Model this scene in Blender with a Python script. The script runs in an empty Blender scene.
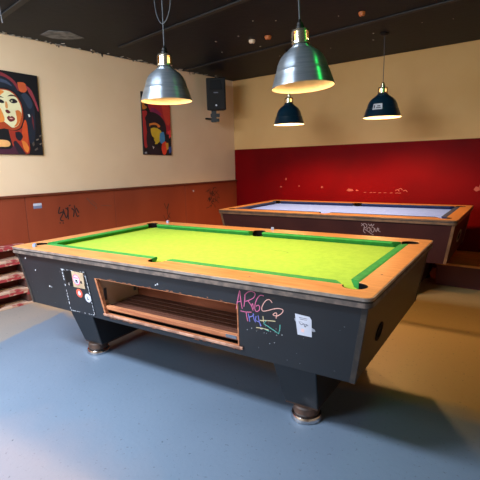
import bpy, bmesh, math, random
from mathutils import Vector, Matrix
from mathutils.geometry import tessellate_polygon
random.seed(7)
COL = bpy.context.scene.collection
PI = math.pi

# ------------------------------------------------------------------ helpers
def lin(h):
    h = h.lstrip('#'); out = []
    for i in (0, 2, 4):
        c = int(h[i:i+2], 16)/255
        out.append(c/12.92 if c <= .04045 else ((c+.055)/1.055)**2.4)
    return (*out, 1)

def mat(name, color, rough=.6, metal=0, c2=None, scale=8, stretch=(1,1,1), bump=0, bscale=60, emit=0, fac=(.4,.6), coat=0, detail=5, spec=.5):
    m = bpy.data.materials.new(name); m.use_nodes = True
    n = m.node_tree.nodes; l = m.node_tree.links
    b = n['Principled BSDF']
    b.inputs['Roughness'].default_value = rough
    b.inputs['Metallic'].default_value = metal
    b.inputs['Specular IOR Level'].default_value = spec
    if coat: b.inputs['Coat Weight'].default_value = coat; b.inputs['Coat Roughness'].default_value = .2
    c1 = lin(color)
    tc = n.new('ShaderNodeTexCoord'); mp = n.new('ShaderNodeMapping')
    mp.inputs['Scale'].default_value = stretch
    l.new(tc.outputs['Object'], mp.inputs['Vector'])
    nz = n.new('ShaderNodeTexNoise'); nz.inputs['Scale'].default_value = scale; nz.inputs['Detail'].default_value = detail
    l.new(mp.outputs['Vector'], nz.inputs['Vector'])
    rp = n.new('ShaderNodeValToRGB')
    rp.color_ramp.elements[0].position = fac[0]; rp.color_ramp.elements[1].position = fac[1]
    rp.color_ramp.elements[0].color = c1
    rp.color_ramp.elements[1].color = lin(c2) if c2 else tuple(min(1, c*1.12) for c in c1[:3])+(1,)
    l.new(nz.outputs['Fac'], rp.inputs['Fac']); l.new(rp.outputs['Color'], b.inputs['Base Color'])
    if bump:
        n2 = n.new('ShaderNodeTexNoise'); n2.inputs['Scale'].default_value = bscale; n2.inputs['Detail'].default_value = 6
        l.new(mp.outputs['Vector'], n2.inputs['Vector'])
        bp = n.new('ShaderNodeBump'); bp.inputs['Strength'].default_value = bump; bp.inputs['Distance'].default_value = .01
        l.new(n2.outputs['Fac'], bp.inputs['Height']); l.new(bp.outputs['Normal'], b.inputs['Normal'])
    if emit:
        b.inputs['Emission Color'].default_value = c1; b.inputs['Emission Strength'].default_value = emit
    m['_ramp'] = rp.name
    return m

def link(name, bm, mats, parent=None, smooth=False, bevel=0, seg=2):
    bmesh.ops.recalc_face_normals(bm, faces=bm.faces)
    me = bpy.data.meshes.new(name); bm.to_mesh(me); bm.free()
    for m in (mats if isinstance(mats, (list, tuple)) else [mats]): me.materials.append(m)
    if smooth:
        for p in me.polygons: p.use_smooth = True
    o = bpy.data.objects.new(name, me); COL.objects.link(o)
    if parent: o.parent = parent
    if bevel:
        md = o.modifiers.new('Bevel', 'BEVEL'); md.width = bevel; md.segments = seg; md.limit_method = 'ANGLE'; md.angle_limit = math.radians(40)
    if smooth:
        md = o.modifiers.new('Edge', 'EDGE_SPLIT'); md.split_angle = math.radians(35)
    return o

def box(bm, x0, x1, y0, y1, z0, z1, mi=0, M=None):
    vs = [Vector((x, y, z)) for z in (z0, z1) for y in (y0, y1) for x in (x0, x1)]
    if M: vs = [M @ v for v in vs]
    v = [bm.verts.new(p) for p in vs]
    for f in ((0,1,3,2), (4,6,7,5), (0,4,5,1), (2,3,7,6), (0,2,6,4), (1,5,7,3)):
        bm.faces.new([v[i] for i in f]).material_index = mi

def slab(bm, loops, w0, w1, f, mi=0):
    """extrude polygon with holes; f(u,v,w) -> xyz"""
    flat = [p for lp in loops for p in lp]
    tri = tessellate_polygon([[Vector((p[0], p[1], 0)) for p in lp] for lp in loops])
    A = [bm.verts.new(f(p[0], p[1], w0)) for p in flat]; B = [bm.verts.new(f(p[0], p[1], w1)) for p in flat]
    for t in tri:
        if len(set(t)) < 3: continue
        try:
            bm.faces.new([A[i] for i in t]).material_index = mi
            bm.faces.new([B[i] for i in reversed(t)]).material_index = mi
        except ValueError: pass
    k = 0
    for lp in loops:
        n = len(lp)
        for i in range(n):
            a, b = k+i, k+(i+1) % n
            bm.faces.new((A[a], A[b], B[b], B[a])).material_index = mi
        k += n

def lathe(bm, prof, n=40, c=(0,0), mi=0, cap=True, a0=0, a1=2*PI):
    full = abs(a1-a0-2*PI) < 1e-6
    m = n if full else n+1
    rings = []
    for r, z in prof:
        rings.append([bm.verts.new((c[0]+r*math.cos(a0+(a1-a0)*i/n), c[1]+r*math.sin(a0+(a1-a0)*i/n), z)) for i in range(m)])
    for a, b in zip(rings, rings[1:]):
        for i in range(n):
            j = (i+1) % m
            bm.faces.new((a[i], a[j], b[j], b[i])).material_index = mi
    if cap and full:
        for r in (rings[0], rings[-1]):
            if len(r) > 2: bm.faces.new(r).material_index = mi
    return rings

def tube(bm, pts, r, n=8, mi=0):
    pts = [Vector(p) for p in pts]; rings = []
    up = Vector((.31, .17, .93)).normalized()
    for i, p in enumerate(pts):
        d = (pts[min(i+1, len(pts)-1)]-pts[max(i-1, 0)]).normalized()
        a = d.cross(up)
        if a.length < .05: a = d.cross(Vector((1, 0, 0)))
        a.normalize(); b = d.cross(a).normalized()
        rings.append([bm.verts.new(p+r*(math.cos(2*PI*k/n)*a+math.sin(2*PI*k/n)*b)) for k in range(n)])
    for A, B in zip(rings, rings[1:]):
        for i in range(n): bm.faces.new((A[i], A[(i+1) % n], B[(i+1) % n], B[i])).material_index = mi
    bm.faces.new(rings[0]).material_index = mi; bm.faces.new(rings[-1]).material_index = mi

def smoothed(pts, k=4):
    if len(pts) < 3: return pts
    out = []
    P = [pts[0]]+list(pts)+[pts[-1]]
    for i in range(1, len(P)-2):
        p0, p1, p2, p3 = P[i-1], P[i], P[i+1], P[i+2]
        for j in range(k):
            t = j/k
            out.append(tuple(.5*((2*p1[d])+(-p0[d]+p2[d])*t+(2*p0[d]-5*p1[d]+4*p2[d]-p3[d])*t*t+(-p0[d]+3*p1[d]-3*p2[d]+p3[d])*t**3) for d in range(len(p1))))
    out.append(tuple(pts[-1])); return out

def ribbon(bm, pts, w, f, t=.0006, mi=0, sm=True):
    """painted line on a surface; pts are (u,v), f(u,v,w)->xyz"""
    if sm: pts = smoothed(pts)
    n = len(pts); L = []; R = []
    for i in range(n):
        a = pts[max(i-1, 0)]; b = pts[min(i+1, n-1)]
        dx, dy = b[0]-a[0], b[1]-a[1]; q = math.hypot(dx, dy) or 1
        nx, ny = -dy/q*w/2, dx/q*w/2
        L.append((pts[i][0]+nx, pts[i][1]+ny)); R.append((pts[i][0]-nx, pts[i][1]-ny))
    for i in range(n-1):
        q = [L[i], L[i+1], R[i+1], R[i]]
        A = [bm.verts.new(f(u, v, 0)) for u, v in q]; B = [bm.verts.new(f(u, v, t)) for u, v in q]
        bm.faces.new(A).material_index = mi; bm.faces.new(B).material_index = mi
        for k in range(4): bm.faces.new((A[k], A[(k+1) % 4], B[(k+1) % 4], B[k])).material_index = mi

def arc(cx, cy, r, a0, a1, n=12):
    return [(cx+r*math.cos(a0+(a1-a0)*i/n), cy+r*math.sin(a0+(a1-a0)*i/n)) for i in range(n+1)]

def rrect(x0, x1, y0, y1, r, n=6):
    return (arc(x1-r, y0+r, r, -PI/2, 0, n)+arc(x1-r, y1-r, r, 0, PI/2, n)+arc(x0+r, y1-r, r, PI/2, PI, n)+arc(x0+r, y0+r, r, PI, 1.5*PI, n))

def empty(name, loc=(0,0,0), rz=0, label=None, cat=None, group=None):
    o = bpy.data.objects.new(name, None); COL.objects.link(o)
    o.location = loc; o.rotation_euler = (0, 0, rz); o.empty_display_size = .1
    if label: tag(o, label, cat, group)
    return o

def tag(o, label, cat, group=None):
    o['label'] = label; o['category'] = cat
    if group: o['group'] = group
    return o

def struct(o, label=None):
    o['kind'] = 'structure'
    if label: o['label'] = label
    return o

# ------------------------------------------------------------------ room frame (walls stand a few degrees off the tables)
K = Vector((-3.5, 4.395, 0))
LW = Vector((.0995, 1, 0)).normalized()      # along the left wall, towards the corner
BW = Vector((1, -.0794, 0)).normalized()     # along the back wall, to the right
LN = Vector((LW.y, -LW.x, 0))                # left wall normal, into the room
BN = Vector((BW.y, -BW.x, 0))                # back wall normal, into the room
ZC, ZW, ZR = 2.643, 1.089, 1.575
def lw(s, d, z): return K+LW*s+LN*d+Vector((0, 0, z))
def bw(s, d, z): return K+BW*s+BN*d+Vector((0, 0, z))

# ------------------------------------------------------------------ materials
M = {}
M['wood_rail'] = mat('orange_rail_wood', '#bd8450', .32, c2='#a26a37', scale=5, stretch=(1, 9, 1), fac=(.35,.7), bump=.05)
M['wood_rail_e'] = M['wood_rail']
M['cloth'] = mat('lime_cloth', '#80a830', .95, c2='#78a12c', scale=30, bump=.15, bscale=700)
M['cushion_cloth'] = mat('green_cushion_cloth', '#1a7e30', .9, c2='#16722b', scale=30, bump=.1, bscale=700)
M['laminate'] = mat('slate_black_laminate', '#15181d', .42, c2='#1b1f25', scale=3, fac=(.35,.7), bump=.04, bscale=300)
M['laminate_end'] = mat('black_laminate', '#1d1a18', .42, c2='#231f1c', scale=3, spec=.3)
M['brown_laminate'] = mat('maroon_brown_laminate', '#2c0f10', .5, c2='#331413', scale=4, spec=.25)
M['alu'] = mat('worn_aluminium_trim', '#a39c96', .38, metal=.6, c2='#8a817a', scale=14, fac=(.45,.62))
M['wornedge'] = mat('scuffed_brown_edge', '#4a423f', .6, c2='#6e6058', scale=22, fac=(.42,.66), bump=.1)
M['bronze'] = mat('brown_metal_trim', '#77583f', .4, metal=.35, c2='#5e4634', scale=12)
M['darkedge'] = mat('dark_rubber_strip', '#1b1a1b', .6)
M['black'] = mat('black_plastic', '#070708', .5, spec=.3)
M['liner'] = mat('black_pocket_rubber', '#050506', .8, spec=.1)
M['rawwood'] = mat('raw_orange_wood', '#b97a52', .7, c2='#8e4e30', scale=12, stretch=(.4, 3, 3), fac=(.35,.7), bump=.1)
M['traywood'] = mat('dark_tray_wood', '#563023', .6, c2='#633a2b', scale=10, stretch=(.5, 8, 1), fac=(.35,.7))
M['backwood'] = mat('red_brown_ply', '#9a5538', .6, c2='#864629', scale=6, stretch=(.5, 1, 5))
M['ply'] = mat('beige_plywood', '#edd2ba', .6, c2='#e6c8ae', scale=6)
M['steel'] = mat('chrome', '#c9c9cc', .18, metal=1)
M['greymetal'] = mat('grey_slot_metal', '#6d7886', .4, metal=.5)
M['rust'] = mat('rusty_base_plate', '#33241e', .6, c2='#4d372c', scale=25, fac=(.4,.6))
M['white'] = mat('white_paper', '#b9bdcb', .6)
M['chip'] = mat('pale_chipped_paint', '#aab0b8', .7, c2='#c9ccd2', scale=40)
M['tan'] = mat('tan_card', '#b09a7e', .7, c2='#a08a70', scale=20)
M['ink'] = mat('black_ink', '#17171c', .6)
M['greyink'] = mat('grey_ink', '#5d6070', .6)
M['pinkink'] = mat('pink_marker', '#cc6691', .5)
M['peach'] = mat('peach_marker', '#d9a59b', .5)
M['violet'] = mat('violet_marker', '#7578c8', .5)
M['cream'] = mat('cream_marker', '#c9bb93', .5)
M['teal'] = mat('teal_marker', '#58aca0', .5)
M['redsticker'] = mat('red_sticker', '#c8523e', .5)
M['pinkprint'] = mat('pink_print', '#d8587e', .5)
M['aluminium'] = mat('brushed_aluminium_shade', '#a9b3bd', .32, metal=.8, c2='#98a3ae', scale=4, stretch=(1,1,30))
_n = M['aluminium'].node_tree; _t = _n.nodes.new('ShaderNodeTangent'); _t.direction_type = 'RADIAL'; _t.axis = 'Z'
_n.links.new(_t.outputs[0], _n.nodes['Principled BSDF'].inputs['Tangent']); _n.nodes['Principled BSDF'].inputs['Anisotropic'].default_value = .8; _n.nodes['Principled BSDF'].inputs['Anisotropic Rotation'].default_value = .25
M['enamel'] = mat('dark_teal_enamel', '#0c2b3f', .28, c2='#0a2434', scale=4, coat=.3)
M['lining'] = mat('white_lamp_lining', '#b5a797', .6)
M['lining_bright'] = mat('bright_lamp_lining', '#e9e2d6', .5)
M['brass'] = mat('pale_metal_neck', '#b9ad96', .25, metal=.9)
M['cord'] = mat('grey_cord', '#3c4046', .6)
M['bulb'] = mat('glowing_bulb', '#ffc98a', .4, emit=4)
M['neckglow'] = mat('glowing_bulb_neck', '#ffc070', .4, emit=2)
M['chalkblue'] = mat('blue_chalk', '#3b6fb3', .9)
M['chalkpaper'] = mat('pale_chalk_wrapper', '#6f84a8', .7)
M['chalkpink'] = mat('pink_chalk', '#d98f96', .9)
M['paleblue'] = mat('pale_lavender_cloth', '#6f90f6', .95, c2='#6888f0', scale=30, bump=.1, bscale=700)
M['navy'] = mat('navy_cushion_cloth', '#1c2c5c', .9, c2='#182650', scale=30)
M['palletred'] = mat('chipped_red_paint', '#8f2d33', .7, c2='#b39a87', scale=17, stretch=(1, 1, 1), fac=(.52,.62), bump=.2)
M['palletwood'] = mat('worn_pale_board_edge', '#b59a88', .8, c2='#8c2f33', scale=14, fac=(.52,.64), bump=.2)
M['palletdark'] = mat('dark_old_wood', '#4a2e28', .85, c2='#5d3a31', scale=12)
M['benchtop'] = mat('orange_bench_wood', '#cf8743', .5, c2='#bb7435', scale=5, stretch=(1, 8, 1))
M['benchfront'] = mat('dark_maroon_board', '#521718', .55, c2='#5c1c1b', scale=4)
M['blackcone'] = mat('speaker_grille', '#0a0b0d', .8, bump=.3, bscale=300)

# walls
M['cream_wall'] = mat('cream_wall_paint', '#e8caa8', .75, c2='#e2c29e', scale=2.2, fac=(.3,.75), bump=.05, bscale=40)
def red_wall_mat():
    m = mat('cream_over_red_wall_paint', '#cfa872', .7, spec=.06, c2='#c89f68', scale=2, fac=(.3,.75), bump=.04, bscale=40)
    n = m.node_tree.nodes; l = m.node_tree.links; b = n['Principled BSDF']; rp = n[m['_ramp']]
    tc = n.new('ShaderNodeTexCoord'); sp = n.new('ShaderNodeSeparateXYZ'); l.new(tc.outputs['Object'], sp.inputs[0])
    lt = n.new('ShaderNodeMath'); lt.operation = 'LESS_THAN'; lt.inputs[1].default_value = ZR; l.new(sp.outputs['Z'], lt.inputs[0])
    nz = n.new('ShaderNodeTexNoise'); nz.inputs['Scale'].default_value = 1.6; l.new(tc.outputs['Object'], nz.inputs['Vector'])
    r2 = n.new('ShaderNodeValToRGB'); r2.color_ramp.elements[0].color = lin('#6c0206'); r2.color_ramp.elements[1].color = lin('#600306')
    r2.color_ramp.elements[0].position = .4; r2.color_ramp.elements[1].position = .65
    l.new(nz.outputs['Fac'], r2.inputs['Fac'])
    mx = n.new('ShaderNodeMix'); mx.data_type = 'RGBA'
    l.new(lt.outputs[0], mx.inputs[0]); l.new(rp.outputs['Color'], mx.inputs[6]); l.new(r2.outputs['Color'], mx.inputs[7])
    l.new(mx.outputs[2], b.inputs['Base Color'])
    rr = n.new('ShaderNodeMapRange'); rr.inputs[3].default_value = .75; rr.inputs[4].default_value = .6
    l.new(lt.outputs[0], rr.inputs[0]); l.new(rr.outputs[0], b.inputs['Roughness'])
    return m
M['red_wall'] = red_wall_mat()
M['wainscot'] = mat('red_brown_wainscot', '#8f4128', .45, c2='#7e3521', scale=2.2, stretch=(1, 1, .35), fac=(.3,.7), bump=.03, bscale=30)
M['wainscot_cap'] = mat('dark_brown_cap', '#5e2a1c', .5, c2='#6e3422', scale=6)
M['ceiling'] = mat('black_ceiling_paint', '#070f1c', .5, c2='#0a1320', scale=2.2, bump=.15, bscale=18, spec=.12)
M['seam'] = mat('dark_ceiling_seam', '#15181c', .6)
M['plaster'] = mat('grey_bare_plaster', '#77797f', .8, c2='#55585e', scale=16)
M['flake'] = mat('peeling_pale_flakes', '#a39a90', .8)

def floor_mat():
    m = mat('worn_blue_floor_paint', '#67778a', .5, c2='#5f6f82', scale=1.3, fac=(.35,.7), bump=.12, bscale=45)
    n = m.node_tree.nodes; l = m.node_tree.links; b = n['Principled BSDF']; rp = n[m['_ramp']]
    tc = n.new('ShaderNodeTexCoord')
    # bare concrete strip along the left wall
    sp = n.new('ShaderNodeSeparateXYZ'); l.new(tc.outputs['Object'], sp.inputs[0])
    nz = n.new('ShaderNodeTexNoise'); nz.inputs['Scale'].default_value = 3; nz.inputs['Detail'].default_value = 6
    l.new(tc.outputs['Object'], nz.inputs['Vector'])
    a = n.new('ShaderNodeMath'); a.operation = 'MULTIPLY_ADD'; a.inputs[1].default_value = .30; l.new(sp.outputs['Y'], a.inputs[0]); l.new(sp.outputs['X'], a.inputs[2])
    a2 = n.new('ShaderNodeMath'); a2.operation = 'MULTIPLY_ADD'; a2.inputs[1].default_value = .12; l.new(nz.outputs['Fac'], a2.inputs[0]); l.new(a.outputs[0], a2.inputs[2])
    mr = n.new('ShaderNodeMapRange'); mr.inputs[1].default_value = -2.83; mr.inputs[2].default_value = -2.86; l.new(a2.outputs[0], mr.inputs[0])
    mx = n.new('ShaderNodeMix'); mx.data_type = 'RGBA'
    l.new(mr.outputs[0], mx.inputs[0]); l.new(rp.outputs['Color'], mx.inputs[6]); mx.inputs[7].default_value = lin('#817d7a')
    # pinkish daylight put into the floor colour as a lilac-grey patch
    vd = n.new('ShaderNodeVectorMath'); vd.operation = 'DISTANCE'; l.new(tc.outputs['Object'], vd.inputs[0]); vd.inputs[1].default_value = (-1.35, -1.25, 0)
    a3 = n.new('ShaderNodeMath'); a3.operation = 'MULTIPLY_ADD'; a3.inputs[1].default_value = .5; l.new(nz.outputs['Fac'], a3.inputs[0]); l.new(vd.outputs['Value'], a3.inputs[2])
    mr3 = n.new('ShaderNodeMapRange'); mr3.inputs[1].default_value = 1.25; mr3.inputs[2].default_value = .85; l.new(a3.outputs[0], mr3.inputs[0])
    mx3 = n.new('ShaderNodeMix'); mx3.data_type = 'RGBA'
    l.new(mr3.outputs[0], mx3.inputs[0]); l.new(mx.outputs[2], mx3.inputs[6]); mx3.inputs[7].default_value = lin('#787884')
    # floor colour turns tan beyond the first table
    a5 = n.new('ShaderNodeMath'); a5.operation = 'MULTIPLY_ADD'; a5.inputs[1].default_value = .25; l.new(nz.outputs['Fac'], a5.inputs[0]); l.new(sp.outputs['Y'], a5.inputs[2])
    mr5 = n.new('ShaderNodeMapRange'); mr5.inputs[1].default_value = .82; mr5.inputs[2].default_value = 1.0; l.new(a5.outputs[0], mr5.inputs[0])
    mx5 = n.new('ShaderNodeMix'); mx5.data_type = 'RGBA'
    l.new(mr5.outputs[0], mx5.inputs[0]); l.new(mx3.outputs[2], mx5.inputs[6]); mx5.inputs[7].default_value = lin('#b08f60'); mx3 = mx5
    # dark specks
    n4 = n.new('ShaderNodeTexNoise'); n4.inputs['Scale'].default_value = 42; n4.inputs['Detail'].default_value = 8; n4.inputs['Roughness'].default_value = .65
    l.new(tc.outputs['Object'], n4.inputs['Vector'])
    r4 = n.new('ShaderNodeMapRange'); r4.inputs[1].default_value = .61; r4.inputs[2].default_value = .73; l.new(n4.outputs['Fac'], r4.inputs[0])
    m4 = n.new('ShaderNodeMix'); m4.data_type = 'RGBA'
    l.new(r4.outputs[0], m4.inputs[0]); l.new(mx3.outputs[2], m4.inputs[6]); m4.inputs[7].default_value = lin('#36404d')
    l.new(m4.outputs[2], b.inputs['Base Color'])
    return m
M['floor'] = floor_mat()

# ------------------------------------------------------------------ room shell
S_L = -7.4      # left wall runs this far back towards and past the camera
S_B = 6.6       # back wall length
c0 = K.copy(); c1 = K+LW*S_L; c2 = K+BW*S_B; c3 = c2+(c1-c0)
def wallbox(name, a, b, nrm, z0, z1, m, t=.12):
    bm = bmesh.new(); d = (b-a).normalized()
    a2 = a-d*.0; b2 = b+d*.0
    vs = []
    for z in (z0, z1):
        for p in (a2, b2, b2-nrm*t, a2-nrm*t): vs.append(bm.verts.new((p.x, p.y, z)))
    for f in ((0,1,2,3), (4,5,6,7), (0,1,5,4), (1,2,6,5), (2,3,7,6), (3,0,4,7)): bm.faces.new([vs[i] for i in f])
    return struct(link(name, bm, m))
wall_left = wallbox('wall_left', c1, c0, LN, 0, ZC, M['cream_wall'])
wall_back = wallbox('wall_back', c0, c2, BN, 0, ZC, M['red_wall'])
RN = -LN
wall_right = wallbox('wall_right', c3, c2, RN, 0, ZC, M['cream_wall'])
wall_front = wallbox('wall_front', c1, c3, -BN, 0, ZC, M['cream_wall'])
def poly_plate(name, z0, z1, m):
    bm = bmesh.new()
    e = .12
    pts = [c0-LN*e-BN*e, c2+LN*e-BN*e, c3+LN*e+BN*e, c1-LN*e+BN*e]
    slab(bm, [[(p.x, p.y) for p in pts]], z0, z1, lambda u, v, w: (u, v, w))
    return struct(link(name, bm, m))
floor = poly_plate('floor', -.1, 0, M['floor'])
ceiling = poly_plate('ceiling', ZC, ZC+.1, M['ceiling'])

# ceiling seams, bare patch, peeling edge
for i, (ax, ay) in enumerate([(-3.35, .62), (-2.6, 1.76), (-2.9, 3.14)]):
    bm = bmesh.new(); d = Vector((1, -.2, 0)).normalized(); n_ = Vector((.2, 1, 0)).normalized()
    p = Vector((ax, ay, 0)); a = p-d*(.75 if i != 2 else .7); b = p+d*4.2
    q = [a+n_*.025, b+n_*.025, b-n_*.025, a-n_*.025]
    slab(bm, [[(v.x, v.y) for v in q]], ZC-.012, ZC+.002, lambda u, v, w: (u, v, w))
    o = link('seam_batten', bm, M['seam'], ceiling, bevel=.003)
bm = bmesh.new()
slab(bm, [[(-3.60, 1.13), (-3.42, 1.10), (-3.30, 1.25), (-3.36, 1.46), (-3.52, 1.40), (-3.62, 1.28)]], ZC-.004, ZC+.002, lambda u, v, w: (u, v, w))
o = link('bare_patch', bm, M['plaster'], ceiling); o['label'] = 'pale grey bare patch in the black ceiling'
bm = bmesh.new()
for i in range(80):
    s = random.uniform(-3.9, -.3); d = random.uniform(.005, .10)*random.random()+.005; w = random.uniform(.006, .03)
    p = lw(s, d, ZC-.004)
    Mx = Matrix.Translation(p) @ Matrix.Rotation(random.random()*3, 4, 'Z') @ Matrix.Rotation(random.uniform(-.5, .5), 4, 'X')
    box(bm, -w, w, -w*.4, w*.4, -.003, .003, 0, Mx)
for i in range(24):
    x = random.uniform(-2.6, .9); y = random.uniform(1.9, 3.7); w = random.uniform(.003, .008)
    box(bm, x-w, x+w, y-w, y+w, ZC-.004, ZC+.001)
o = link('paint_flakes', bm, M['flake'], ceiling); o['kind'] = 'stuff'; o['label'] = 'pale peeling paint flakes along the ceiling edge'
bm = bmesh.new()
for i in range(16):
    s = random.choice([-3.0, -2.95, -2.5, -2.45, -1.95, -1.5, -1.4, -.9])+random.uniform(-.08, .08); h = random.uniform(.01, .04); w = random.uniform(.006, .02)
    slab(bm, [[(s-w, 0), (s+w, 0), (s+w*.4, -h), (s-w*.2, -h*.6)]], .001, .004, lambda u, v, q: lw(u, q, ZC+v))
o = link('torn_edge', bm, M['wornedge'], wall_left)

# wainscot on the left wall: boards with seams, dark cap
seams = [S_L+.02, -5.9, -4.7, -3.49, -2.40, -1.19, .0]
wains = struct(empty('trim_1', K, math.atan2(LW.y, LW.x)-PI/2), 'red-brown wooden wainscot boards under a dark cap on the left wall')
WI = Matrix.Rotation(-(math.atan2(LW.y, LW.x)-PI/2), 4, 'Z')
def lloc(s, d, z): return Vector((d, s, z))          # in wains local frame: x into the room, y along the wall
for a, b in zip(seams, seams[1:]):
    bm = bmesh.new(); box(bm, .001, .022, a+.003, b-.003, .0, ZW-.02)
    link('wainscot_board', bm, M['wainscot'], wains, bevel=.002)
bm = bmesh.new(); box(bm, .001, .018, seams[0], 0, .0, ZW-.03); link('backing', bm, M['wainscot_cap'], wains)
bm = bmesh.new(); box(bm, .001, .045, seams[0], -.002, ZW-.022, ZW); link('wainscot_cap', bm, M['wainscot_cap'], wains, bevel=.005)
wf = lambda s, z, w: Vector((.0225+w, s, z))
# marker scribbles on the wainscot
bm = bmesh.new()
for st in ([(-3.11,.93),(-3.14,.86),(-3.06,.87),(-3.12,.79),(-3.07,.77)], [(-3.06,.90),(-3.02,.80),(-2.98,.88),(-3.02,.91)], [(-2.99,.78),(-2.98,.92)],
           [(-2.96,.93),(-2.93,.94)], [(-2.92,.90),(-2.88,.87),(-2.9,.80)], [(-2.87,.93),(-2.84,.81),(-2.80,.81)], [(-2.84,.9),(-2.80,.84)], [(-3.14,.755),(-3.12,.75)], [(-3.09,.75),(-3.07,.745)]):
    ribbon(bm, [(-3.14+(a+3.14)*.72, b) for a, b in st], .013, wf)
o = link('graffiti', bm, M['ink'], wains); o['label'] = 'black marker scribble on the left part of the wainscot'
bm = bmesh.new()
for j in range(9):
    s0, z0 = -.74+.04*(j % 4), .93-.05*(j//2)
    ribbon(bm, [(s0+random.uniform(-.03,.03)+k*.035, z0+random.uniform(-.07,.07)) for k in range(6)], .007, wf)
o = link('graffiti', bm, M['ink'], wains); o['label'] = 'tangled dark scribble at the corner end of the wainscot'
bm = bmesh.new()
ribbon(bm, [(-1.6,.84),(-1.56,.76),(-1.52,.83),(-1.55,.7),(-1.5,.62)], .008, wf); ribbon(bm, [(-1.62,.68),(-1.58,.6),(-1.5,.7)], .007, wf)
link('graffiti', bm, M['ink'], wains)
bm = bmesh.new()
ribbon(bm, [(-2.78,1.0),(-2.72,.93),(-2.66,.88),(-2.68,.86)], .006, wf); ribbon(bm, [(-2.72,.97),(-2.65,.91)], .004, wf); ribbon(bm, [(-2.6,.9),(-2.45,.88)], .004, wf)
o = link('scratches', bm, M['wornedge'], wains)
bm = bmesh.new()
box(bm, .022, .0235, -3.41, -3.32, .965, .99); box(bm, .022, .0235, -3.41, -3.32, .935, .965, 1)
o = link('sticker', bm, [M['white'], mat('blue_grey_print', '#6f7590')], wains); o['label'] = 'small white and blue sticker'
bm = bmesh.new(); lathe(bm, [(.012, 0), (.012, .004)], 12)
o = link('plug', bm, M['white'], wains); o.location = (.022, -1.02, .97); o.rotation_euler = (0, PI/2, 0)

# chips and scratches in the red wall
bm = bmesh.new()
rf = lambda s, z, w: bw(s, .001+w, z)
for s, z, w, h in [(1.575,.99,.02,.015),(2.0,.955,.05,.02),(2.10,.953,.02,.01),(.973,1.104,.012,.02),(.883,.985,.02,.012),(1.2,1.0,.015,.01),(3.56,.995,.035,.03),(3.6,1.03,.02,.03)]:
    slab(bm, [[(s-w, z-h*.3), (s-w*.2, z-h), (s+w, z-h*.4), (s+w*.7, z+h*.6), (s-w*.4, z+h)]], 0, .0008, rf)
for s in (2.2, 2.28, 2.33, 2.40, 2.47, 2.55, 2.62, 2.66): ribbon(bm, [(s, .925), (s+.035, .93)], .008, rf)
for s, z in ((2.62, .96), (2.66, .975), (2.72, .955)): ribbon(bm, [(s, z), (s+.03, z+.012), (s+.05, z-.01)], .01, rf)
o = link('wall_chips', bm, mat('pale_wall_chips', '#9c463f', .8), wall_back)

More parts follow.
